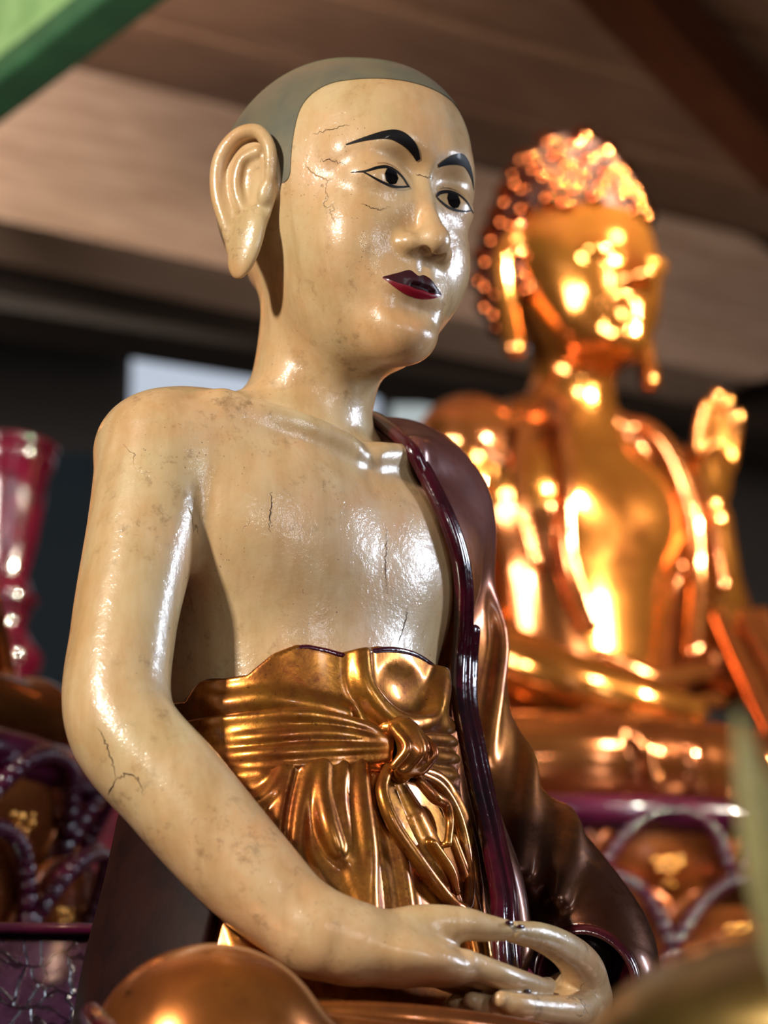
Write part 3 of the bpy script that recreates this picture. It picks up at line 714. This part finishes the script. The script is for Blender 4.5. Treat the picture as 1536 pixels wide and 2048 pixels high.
# ---------------------------------------------------------------- THE LARGE GILT BUDDHA BEHIND
def bud_body(p):
    s = np.stack([np.sqrt(p[:,0]**2+1e-4), p[:,1], p[:,2]], 1).astype(f32)
    d = loft(p, [(.02,0,.0,.22,.18,.16),(.25,0,0,.185,.150,.14),(.42,0,0,.190,.140,.14),(.60,0,.005,.225,.145,.14),(.72,0,.02,.215,.11,.12),(.82,0,.03,.11,.07,.08)], 2.2)
    d = smin(d, ell(s, (.10,-.05,.61), (.11,.075,.09)), .06)
    d = smin(d, ell(s, (.215,.02,.70), (.085,.08,.085)), .05)
    d = smin(d, chain(p, [(0,.02,.74,.085),(0,.0,.84,.078),(0,-.015,.95,.080)], 4, .08), .04)
    # right arm resting, hand in the lap
    d = smin(d, chain(p, [(-.235,.02,.68,.078),(-.285,.0,.52,.070),(-.305,-.02,.36,.066),(-.22,-.17,.26,.058),(-.10,-.25,.215,.046),(.02,-.27,.205,.030)], 4, .08), .03)
    # left arm with the hand raised
    d = smin(d, chain(p, [(.235,.02,.68,.078),(.30,.01,.52,.068),(.32,-.01,.40,.064),(.285,-.05,.52,.052),(.262,-.075,.62,.040)], 4, .08), .03)
    h = rell(p, (.262,-.088,.705), (.050,.026,.062), (0,0,20))
    for k, (a, L1) in enumerate(((-.036,.10),(-.012,.125),(.012,.120),(.036,.095))):
        h = smin(h, chain(p, [(.262+a,-.088,.730,.0150),(.264+a*1.1,-.098,.730+L1*.55,.0140),(.264+a*1.1,-.115,.730+L1,.0105)], 3), .008)
    h = smin(h, chain(p, [(.225,-.09,.680,.018),(.202,-.115,.715,.0155),(.208,-.160,.745,.011)], 3), .012)
    d = smin(d, h, .02)
    # head
    q = p - V(0,-.02,1.05); t = np.stack([np.sqrt(q[:,0]**2+4e-5), q[:,1], q[:,2]], 1).astype(f32)
    e = ell(q, (0,.02,.03), (.152,.175,.165))
    e = smin(e, ell(q, (0,-.055,-.05), (.118,.115,.145)), .04)
    e = smin(e, ell(q, (0,.02,.175), (.100,.110,.110)), .07)
    n = chain(q, [(0,-.150,.035,.012),(0,-.172,-.01,.013),(0,-.195,-.045,.020)], 3)
    n = smin(n, ell(t, (.022,-.172,-.052), (.016,.018,.014)), .01)
    e = smax(e, -ell(t, (.055,-.195,.010), (.045,.032,.024)), .03)
    e = smin(e, ell(t, (.057,-.135,.000), (.040,.032,.022)), .012)
    e = smin(e, n, .015)
    e = smin(e, chain(t, [(0,-.172,-.098,.010),(.025,-.165,-.094,.008),(.050,-.142,-.090,.003)], 3), .006)
    e = smin(e, chain(t, [(0,-.170,-.116,.010),(.022,-.162,-.112,.008),(.048,-.140,-.094,.003)], 3), .006)
    e = smin(e, ell(q, (0,-.135,-.150), (.045,.038,.034)), .03)
    e = smin(e, chain(t, [(.152,-.01,.045,.018),(.166,.005,.0,.020),(.160,.0,-.08,.018),(.158,-.015,-.165,.020)], 4), .01)
    return smin(d, e, .02)
def bud_robe(p):
    s = np.stack([np.sqrt(p[:,0]**2+1e-4), p[:,1], p[:,2]], 1).astype(f32)
    # crossed legs
    d = chain(s, [(.10,.02,.12,.125),(.28,-.04,.115,.115),(.415,-.12,.10,.098)], 4, .1)
    d = smin(d, chain(p, [(-.40,-.16,.09,.085),(-.18,-.30,.095,.080),(.05,-.33,.09,.075),(.40,-.16,.09,.085)], 4, .1), .05)
    # shawl over both shoulders with the chest left open
    w = loft(p, [(.10,0,.0,.235,.19,.18),(.30,0,0,.205,.165,.155),(.45,0,0,.21,.158,.155),(.60,0,.005,.245,.160,.155),(.72,0,.02,.235,.125,.135),(.82,0,.03,.12,.085,.09)], 2.2)
    w = smin(w, ell(s, (.218,.02,.70), (.100,.094,.098)), .04)
    op = ell(p, (0,-.17,.60), (.150,.13,.34))
    w = smax(w, -op, .01)
    w = smin(w, chain(p, [(.235,.02,.68,.090),(.305,.01,.52,.082),(.340,-.01,.37,.080)], 4, .1), .03)
    d = smin(d, w, .02)
    # shawl hems and folds
    F = [[(-.05,.03,.80,.016),(-.105,-.10,.76,.016),(-.135,-.150,.62,.016),(-.140,-.155,.48,.017),(-.105,-.170,.36,.017)],
         [(.05,.03,.80,.016),(.105,-.10,.76,.016),(.150,-.145,.62,.017),(.155,-.150,.48,.018),(.120,-.175,.34,.018)],
         [(-.19,-.10,.72,.010),(-.22,-.12,.60,.012),(-.20,-.14,.46,.012)],
         [(.19,-.09,.74,.010),(.215,-.12,.62,.012),(.225,-.14,.48,.012)],
         [(-.10,-.19,.30,.018),(0,-.21,.27,.020),(.12,-.20,.30,.018)], [(-.12,-.20,.25,.014),(0,-.23,.225,.016),(.14,-.21,.25,.014)],
         [(.27,-.07,.44,.022),(.285,-.14,.30,.026),(.30,-.20,.17,.024)], [(.325,-.085,.44,.022),(.350,-.15,.30,.026),(.375,-.21,.16,.024)],
         [(.385,-.07,.46,.020),(.415,-.12,.30,.026),(.445,-.17,.15,.024)],
         [(-.34,-.02,.46,.018),(-.36,-.05,.32,.022),(-.37,-.10,.20,.020)]]
    for c in F: d = smin(d, chain(p, c, 4, .05), .012)
    for k in range(7):
        a = -.22+.09*k
        d = smin(d, chain(p, [(a,-.30,.175,.012),(a+.03,-.385,.12,.014),(a+.05,-.40,.05,.014)], 3, .04), .016)
    return smax(d, .0-p[:,2], .01)
CURL_S = 1.30
BUD_LOC = (.380, 2.7, 2.20)
buddha = empty('buddha_statue', BUD_LOC, math.radians(35), label='large gilded seated Buddha statue with curled hair and one raised hand', cat='statue'); buddha.scale = (1.115,1.115,1.115)
bv, bF = surface_nets(bud_body, (-.42,-.33,.01), (.48,.22,1.42), .0075)
bo = mesh_np('body', bv, bF, M['buddha'], buddha)
rv, rF = surface_nets(bud_robe, (-.54,-.45,-.01), (.56,.24,.87), .0075)
ro = mesh_np('robe', rv, rF, M['buddha_robe'], buddha)
# snail curls over the crown: rows round the skull and the topknot
def curl_mesh():
    bm = bmesh.new(); n = 12; rings = []
    for r, z in ((.0150,-.005),(.0158,.001),(.0148,.007),(.0118,.0125),(.0068,.0165)):
        rings.append([bm.verts.new((r*math.cos(6.2832*i/n), r*math.sin(6.2832*i/n), z)) for i in range(n)])
    top = bm.verts.new((0,0,.0180))
    for a, b in zip(rings[:-1], rings[1:]):
        for i in range(n): bm.faces.new((a[i], a[(i+1)%n], b[(i+1)%n], b[i]))
    for i in range(n): bm.faces.new((rings[-1][i], rings[-1][(i+1)%n], top))
    return bm
proto = mesh_bm('hair_curl', curl_mesh(), M['curl'], buddha)
cs = []
def head_only(p):
    q = p - V(0,-.02,1.05)
    return smin(ell(q, (0,.02,.03), (.152,.175,.165)), ell(q, (0,.02,.175), (.100,.110,.110)), .07)
NF = 205
for i in range(NF):
    z = 1-2*(i+.5)/NF; r_ = math.sqrt(1-z*z); az = i*2.399963
    cs.append((np.array([0,.0,1.125]), np.array([r_*math.sin(az), r_*math.cos(az), z]), az))
o_ = np.array([c[0]+c[1]*.5 for c in cs]); d_ = -np.array([c[1] for c in cs])
hp_, ht_ = march(head_only, o_, d_, .6); hn = grad(head_only, hp_); hn /= np.linalg.norm(hn, axis=1)[:,None]
sv, sF = surface_nets(lambda p: smax(smax(head_only(p)-.004, .985-p[:,2], .004), -smax(p[:,1]+.045, p[:,2]-1.150, .01), .004), (-.19,-.22,.96), (.19,.24,1.36), .007)
mesh_np('curl_backing', sv, sF, M['curl_backing'], buddha)  # dark cap added under the curls to keep their highlights apart
keepc = []; first = True
for pnt, nn, c in zip(hp_, hn, cs):
    az_f = math.atan2(pnt[0], -(pnt[1]+.005))       # 0 = straight ahead
    if abs(az_f) < math.radians(72) and pnt[2] < 1.145: continue
    if pnt[2] < .985: continue
    if any(np.linalg.norm(pnt-k) < .034 for k in keepc): continue
    keepc.append(pnt)
    ob = proto if first else link(proto.copy()); first = False
    ob.parent = buddha; ob.location = pnt; ob.scale = (CURL_S,)*3
    ob.rotation_euler = Vector(nn).to_track_quat('Z','Y').to_euler()
# ---------------------------------------------------------------- LOTUS THRONES
def petal_bm(w, h, curl, t=.012):
    """a broad upturned petal standing from its base, curling outwards (-y), with a raised rim"""
    bm = bmesh.new(); nx, nz = 10, 10; G = []
    for j in range(nz+1):
        v = j/nz; ww = w*(math.sin(math.pi*min(v*.62+.22, 1))**.7)*(1 if v < .8 else math.sqrt(max(0, 1-((v-.8)/.2)**2))*.97+.03)
        row = []
        for i in range(nx+1):
            u = -1+2*i/nx
            y = -curl*(v**1.5) - .030*math.sin(math.pi*v)*(1-u*u*.9) - (.010 if abs(u) > .82 or v > .9 else 0)
            row.append(bm.verts.new((u*ww, y, h*v)))
        G.append(row)
    for j in range(nz):
        for i in range(nx): bm.faces.new((G[j][i], G[j][i+1], G[j+1][i+1], G[j+1][i]))
    r = bmesh.ops.extrude_face_region(bm, geom=bm.faces[:])
    for e in r['geom']:
        if isinstance(e, bmesh.types.BMVert): e.co.y += t
    return bm
def emblem_bm(s):
    """carved rosette of scrolls"""
    bm = bmesh.new()
    for (x, z, r) in [(0,0,.42)]+[(.62*math.cos(a), .62*math.sin(a)*.8, .30) for a in np.linspace(.3, 6.0, 7)]+[(0,-.95,.22),(.25,-1.15,.16),(-.25,-1.15,.16)]:
        bmesh.ops.create_uvsphere(bm, u_segments=8, v_segments=6, radius=1, matrix=Matrix.Translation((x*s,0,z*s)) @ Matrix.Diagonal((r*s, .28*s, r*s, 1)))
    return bm
def lathe_bm(prof, n=48):
    bm = bmesh.new(); R_ = [[bm.verts.new((r*math.cos(6.283185*i/n), r*math.sin(6.283185*i/n), z)) for i in range(n)] for r, z in prof]
    for a, b in zip(R_[:-1], R_[1:]):
        for i in range(n): bm.faces.new((a[i], a[(i+1)%n], b[(i+1)%n], b[i]))
    for ring in (R_[0], R_[-1]):
        bm.faces.new(ring)
    return bm
M['gold_trim'] = mat_gilt('gold_trim', lin(206,136,52), lin(226,160,70), lin(130,66,26), (.18,.30), .9, 22, .3)
M['petal'] = mat_gilt('petal_gold', lin(150,76,36), lin(184,104,48), lin(84,36,22), (.22,.36), .7, 16, .3)
def lotus(loc, rx, ry, h, n, rz, label, cat='throne'):
    t = empty('lotus_throne', loc, rz, label=label, cat=cat)
    pr = [(1.00,h),(1.03,h-.012),(1.03,h-.040),(.99,h-.052),(.86,h-.08),(.80,h*.5),(.84,h*.18),(1.0,.04),(1.02,0)]
    bm = lathe_bm([(0.001,h)]+pr+[(.001,0)]); bmesh.ops.scale(bm, vec=(rx,ry,1), verts=bm.verts[:])
    mesh_bm('pedestal', bm, M['purple'], t)
    P0 = E0 = None
    for row, (z0, ph, k, cu) in enumerate(((h*.40, h*.52, .84, .07), (h*.06, h*.52, .86, .10))):
        for i in range(n):
            a = 2*math.pi*(i+.5*row)/n
            x, y = k*rx*math.sin(a), -k*ry*math.cos(a)
            nx_, ny_ = math.sin(a)/rx, -math.cos(a)/ry
            rot = math.atan2(nx_, -ny_)
            if P0 is None:
                P0 = mesh_bm('petal', petal_bm(math.pi*rx/n*1.02, ph, cu), M['petal'], t)
                E0 = mesh_bm('petal_rosette', emblem_bm(.036), M['gold_trim'], P0); E0.location = (0,-.052,ph*.55)
                Rb = bmesh.new(); rim = []
                w = math.pi*rx/n*1.02
                for j in range(25):
                    u = -1+2*j/24; v = 1-abs(u)**2.6*.85
                    rim.append((u*w*(.98 if abs(u) < 1 else 1), -cu*v**1.5-.022-.01, ph*v))
                for q0, q1 in zip(rim[:-1], rim[1:]):
                    q0, q1 = Vector(q0), Vector(q1); dq = q1-q0
                    bmesh.ops.create_cone(Rb, segments=6, radius1=.013, radius2=.013, depth=dq.length*1.15, cap_ends=True,
                        matrix=Matrix.Translation((q0+q1)/2) @ dq.to_track_quat('Z','Y').to_matrix().to_4x4())
                R0 = mesh_bm('petal_rim', Rb, M['purple'], P0)
                po, eo, ro_ = P0, E0, R0
            else:
                po = link(P0.copy()); po.parent = t
                eo = link(E0.copy()); eo.parent = po; ro_ = link(R0.copy()); ro_.parent = po
            po.location = (x, y, z0); po.rotation_euler = (0,0,rot)
    return t
lotus((BUD_LOC[0]+.03, BUD_LOC[1]-.08, BUD_LOC[2]-.33), .66, .55, .33, 15, math.radians(35), 'purple lacquered lotus throne under the large gilded Buddha')
# ---------------------------------------------------------------- LEFT: A SECOND GILT STATUE ON ITS THRONE
left_loc = (-.765, 1.14, 2.084)
st = empty('seated_statue', left_loc, math.radians(28), label='gilded seated statue at the left edge, only its robed knee in view', cat='statue'); st.scale = (-.66,.66,.66)
for src in (bo, ro):
    c = link(src.copy()); c.parent = st
lt = lotus((-.90, 1.12, 1.769), .515, .46, .315, 13, math.radians(12), 'dark purple lotus throne with gold-rimmed carved petals behind the monk\'s elbow')
# lacquered plinth
def box_bm(lo, hi, bev=.006, seg=2):
    bm = bmesh.new(); bmesh.ops.create_cube(bm, size=1)
    for v_ in bm.verts: v_.co = Vector([lo[i]+(v_.co[i]+.5)*(hi[i]-lo[i]) for i in range(3)])
    if bev: bmesh.ops.bevel(bm, geom=bm.edges[:], offset=bev, segments=seg, affect='EDGES', profile=.5)
    return bm
def mat_crackle():
    m = NT('crackled_purple_lacquer')
    v = m.new('ShaderNodeTexVoronoi', feature='DISTANCE_TO_EDGE'); v.inputs['Scale'].default_value = 38
    nz = m.new('ShaderNodeTexNoise'); nz.inputs['Scale'].default_value = 20; m.l(m.tc.outputs['Object'], nz.inputs[0])
    vb = m.new('ShaderNodeVectorMath', operation='MULTIPLY_ADD'); m.l(nz.outputs['Color'], vb.inputs[0]); vb.inputs[1].default_value = (.05,.05,.05); m.l(m.tc.outputs['Object'], vb.inputs[2])
    m.l(vb.outputs[0], v.inputs['Vector'])
    cr = m.ramp(v.outputs['Distance'], [(0.,0.),(.08,1.)])
    c = m.mix(m.ramp(m.noise(30, 5, .7), [(.4,0.),(.65,1.)]), lin(66,36,62), lin(42,16,34))
    c = m.mix(cr, lin(20,8,16), c)
    h = m.math('ADD', cr, m.math('MULTIPLY', m.noise(90, 4, .7), .9))
    m.set(Base_Color=c, Roughness=.22, Coat_Weight=.8, Coat_Roughness=.1, Normal=m.bump(h, .8, .002)); return m.m
M['crackle'] = mat_crackle()
pl_ = empty('lacquered_plinth', (-.72, .55, 1.5), math.radians(6), label='crackled purple lacquer plinth behind the monk, below the left lotus throne', cat='plinth')
mesh_bm('plinth_body', box_bm((-.55,-.30,.0), (.52,.40,.258)), M['crackle'], pl_)
mesh_bm('plinth_top', box_bm((-.56,-.315,.258), (.53,1.25,.268), .003), M['purple'], pl_)
# candle stand, turned wood
prof = [(.001,0),(.075,0),(.078,.02),(.060,.035),(.045,.05),(.040,.09),(.062,.115),(.066,.135),(.050,.155),(.040,.175),(.046,.20),(.058,.215),(.046,.23),(.040,.25),(.052,.30),(.060,.36),(.064,.40),(.072,.41),(.072,.43),(.001,.43)]
cs_ = empty('candle_stand', (-.735, 2.5, 2.36), label='dark red turned candle stand, out of focus at the left edge', cat='candle stand')
bm = lathe_bm([(r*1.35, z*1.36) for r, z in prof], 40); mesh_bm('turned_column', bm, M['red'], cs_)
bm = lathe_bm([(.001,0),(.10,0),(.104,.012),(.09,.02),(.001,.02)], 40); mesh_bm('drip_tray', bm, M['red'], cs_).location = (0,0,.585)
# ---------------------------------------------------------------- ALTAR TIERS
def wood(name, a, b, rough=.55, sc=3, stretch=(1,14,14)):
    m = NT(name)
    g = m.noise(sc, 7, .65, stretch=stretch, dist=.5)
    c = m.mix(m.ramp(g, [(.35,0.),(.68,1.)]), a, b)
    m.set(Base_Color=c, Roughness=rough, Normal=m.bump(g, .3, .004)); return m.m
M['wood'] = wood('pale_brown_beam', lin(186,156,134), lin(146,114,92))
M['wood_mid'] = wood('brown_boards', lin(170,130,102), lin(122,86,62))
M['wood_dark'] = wood('dark_beam', lin(46,34,24), lin(26,18,12))
M['wood_orange'] = wood('reddish_rafter', lin(120,62,30), lin(84,40,20))
mesh = lambda n, b, m, p=None: mesh_bm(n, b, m, p, False)
al = empty('front_altar', (0,0,0), label='dark red lacquered front altar carrying the monk', cat='altar')
mesh('altar_top', box_bm((-1.5,-.62,1.44), (1.3,1.9,1.5)), M['red'], al)
mesh('altar_body', box_bm((-1.45,-.55,0), (1.25,1.85,1.44)), M['red'], al)
al2 = empty('rear_altar', (0,0,0), label='tall dark red altar tier carrying the large gilded Buddha', cat='altar')
mesh('altar_top', box_bm((-1.6,1.95,1.81), (1.9,3.7,1.87)), M['red'], al2)
mesh('altar_body', box_bm((-1.55,2.0,0), (1.85,3.65,1.81)), M['red'], al2)
s1 = tag(mesh('display_shelf', box_bm((-1.0,2.25,1.87), (-.3,2.8,2.36)), M['red']), 'dark red shelf block under the candle stand', 'shelf')
# ---------------------------------------------------------------- ROOM
def stru(name, bm, mat):
    return tag(mesh(name, bm, mat), kind='structure')
stru('floor', box_bm((-5,-5,-.1), (5,8,0), 0), M['wood_dark'])
stru('wall_left', box_bm((-5.1,-5,0), (-5,8,5.6), 0), M['wood_dark'])
stru('wall_right', box_bm((5,-5,0), (5.1,8,5.6), 0), M['wood_dark'])
# back wall with two openings to the daylight
bw = stru('wall_back', box_bm((-5,7.7,0), (5,7.8,5.6), 0), M['wood_dark'])
def beam(name, A, B, w, h, mat, label, roundend=False, cat='beam', group=None):
    """box beam from A to B (centre line), w thick, h high; optional rounded far end"""
    A, B = Vector(A), Vector(B); L = (B-A).length
    bm = bmesh.new()
    pts = [(0,-h/2),(L,-h/2)]
    if roundend: pts += [(L+math.sin(t)*h/2, -math.cos(t)*h/2) for t in np.linspace(.2, math.pi-.2, 12)]
    pts += [(L,h/2),(0,h/2)]
    a = [bm.verts.new((x,-w/2,z)) for x, z in pts]; b = [bm.verts.new((x,w/2,z)) for x, z in pts]
    bm.faces.new(a); bm.faces.new(b[::-1])
    for i in range(len(pts)): bm.faces.new((a[i], b[i], b[(i+1)%len(pts)], a[(i+1)%len(pts)]))
    o = mesh(name, bm, mat); o.location = A
    d = (B-A).normalized(); o.rotation_euler = (0, -math.asin(d.z), math.atan2(d.y, d.x))
    return tag(o, label, cat, group)
beam('ceiling_beam', (-3.2,3.15,4.42), (1.08,5.75,4.42), .30, .50, M['wood'], 'broad pale brown beam with a rounded end crossing behind both statues', True)
beam('tie_beam', (-3.2,4.0,4.37), (3.2,7.2,4.37), .25, .46, M['wood_dark'], 'darker beam running below and behind the pale one')
beam('rafter', (.05,2.71,4.62), (1.22,4.94,4.62), .16, .16, M['wood_orange'], 'reddish brown rafter crossing the upper right corner')
ceil = tag(empty('ceiling', (0,0,4.8)), kind='structure')
ang = math.atan2(2.6, 4.28); first = None
for k in range(17):
    w = .42
    ob = mesh('plank', box_bm((-6,-w/2+.008,0), (6,w/2-.008,.05), .008, 1), M['wood_mid'], ceil) if first is None else link(first.copy())
    if first is None: first = ob
    ob.parent = ceil; off = -2.4+k*w
    ob.location = (-math.sin(ang)*off+.3, 2.6+math.cos(ang)*off, random.uniform(0,.03)); ob.rotation_euler = (0,0,ang)
# daylight behind: pale opening panels
def emit(name, col, s):
    m = NT(name); m.set(Base_Color=(0,0,0,1), Emission_Color=col, Emission_Strength=s, Roughness=1); return m.m
for k, (x0, x1, z0, z1, c, s_, lab) in enumerate(((-1.02,-.02,4.25,5.15,lin(190,200,215),.95,'window_1'),(.03,.32,4.25,4.75,lin(190,200,200),.8,'window_2'),
        (-1.75,-1.16,3.6,4.55,lin(120,150,170),.03,'window_3'))):
    o = mesh(lab, box_bm((x0,7.64,z0), (x1,7.68,z1), 0), emit('daylight_pane', c, s_)); tag(o, kind='structure')
# green painted valance at the top left, hanging near
gv = beam('green_valance', (-1.3,3.08,3.79), (.1,1.09,3.79), .06, .34, mat_plain('green_paint', lin(62,86,48), .5, 0, 0, 0, 30, lin(84,106,66)), 'green painted board in the top left corner', False, 'board')
g2 = mesh('lower_moulding', box_bm((0,-.05,-.205), (2.43,.05,-.15), .01), mat_plain('dark_green_paint', lin(14,40,20), .5, 0, 0, 0, 30, lin(20,50,26)), gv)
# domed bronze censer, very near, lower right
bowl = empty('incense_burner', (.262, -1.03, 1.4605), label='dark bronze domed incense burner, blurred in the lower right corner', cat='incense burner'); bowl.scale = (1.12,1.12,1.22)
M['bronze'] = mat_gilt('dark_bronze', lin(84,66,30), lin(104,84,40), lin(28,20,12), (.3,.45), .8, 12)
pf = [(.001,0),(.06,0),(.064,.01),(.05,.02),(.10,.03),(.150,.05),(.158,.056),(.156,.062)]
mesh_bm('burner_bowl', lathe_bm(pf+[(.001,.062)], 64), M['bronze'], bowl)
pd = [(.001,.062),(.152,.063)]+[(.152*math.cos(t), .063+.062*math.sin(t)) for t in np.linspace(.1, 1.45, 12)]+[(.016,.128),(.022,.138),(.014,.150),(.001,.154)]
mesh_bm('burner_lid', lathe_bm(pd, 64), M['bronze'], bowl)
tb = empty('offering_table', (.26,-1.03,0), label='low dark wooden table under the incense burner', cat='table')
mesh('table_top', box_bm((-.35,-.27,1.425), (.35,.24,1.46)), M['wood_dark'], tb)
for sx in (-.31,.31):
    for sy in (-.20,.20): mesh('leg', box_bm((sx-.025,sy-.025,0), (sx+.025,sy+.025,1.425)), M['wood_dark'], tb)
# pale green leaves in a vase at the right edge
vs = empty('leaf_vase', (.182, -1.235, 1.4605), label='pale green upright leaves in a vase, blurred at the right edge', cat='plant'); vs.scale = (.72,.72,.72)
mesh_bm('vase', lathe_bm([(.001,0),(.035,0),(.045,.03),(.040,.08),(.022,.11),(.028,.125),(.001,.125)], 32), M['bronze'], vs)
ml = mat_plain('pale_leaf', lin(172,164,108), .5, 0, .1, .2, 30, lin(136,128,80))
def leaf_bm(L1, w, bend):
    bm = bmesh.new(); n = 10; rows = []
    for j in range(n+1):
        v = j/n; ww = w*math.sin(math.pi*(.12+.86*v))
        rows.append([bm.verts.new((u*ww, bend*v*v+abs(u)*.006, L1*v)) for u in (-1,-.5,0,.5,1)])
    for a, b in zip(rows[:-1], rows[1:]):
        for i in range(4): bm.faces.new((a[i], a[i+1], b[i+1], b[i]))
    bmesh.ops.solidify(bm, geom=bm.faces[:], thickness=.0015); return bm
for x, y, L1, w, rz, tl in ((-.010,.0,.20,.018,.1,-.16),(.010,.01,.22,.020,.5,.06),(.0,.02,.17,.018,2.0,.3),(.008,-.01,.22,.018,.2,.20),(-.004,.012,.14,.018,-.5,-.28)):
    lf = mesh_bm('leaf', leaf_bm(L1, w, .02), ml, vs); lf.location = (x, y, .10); lf.rotation_euler = (0, tl, rz)
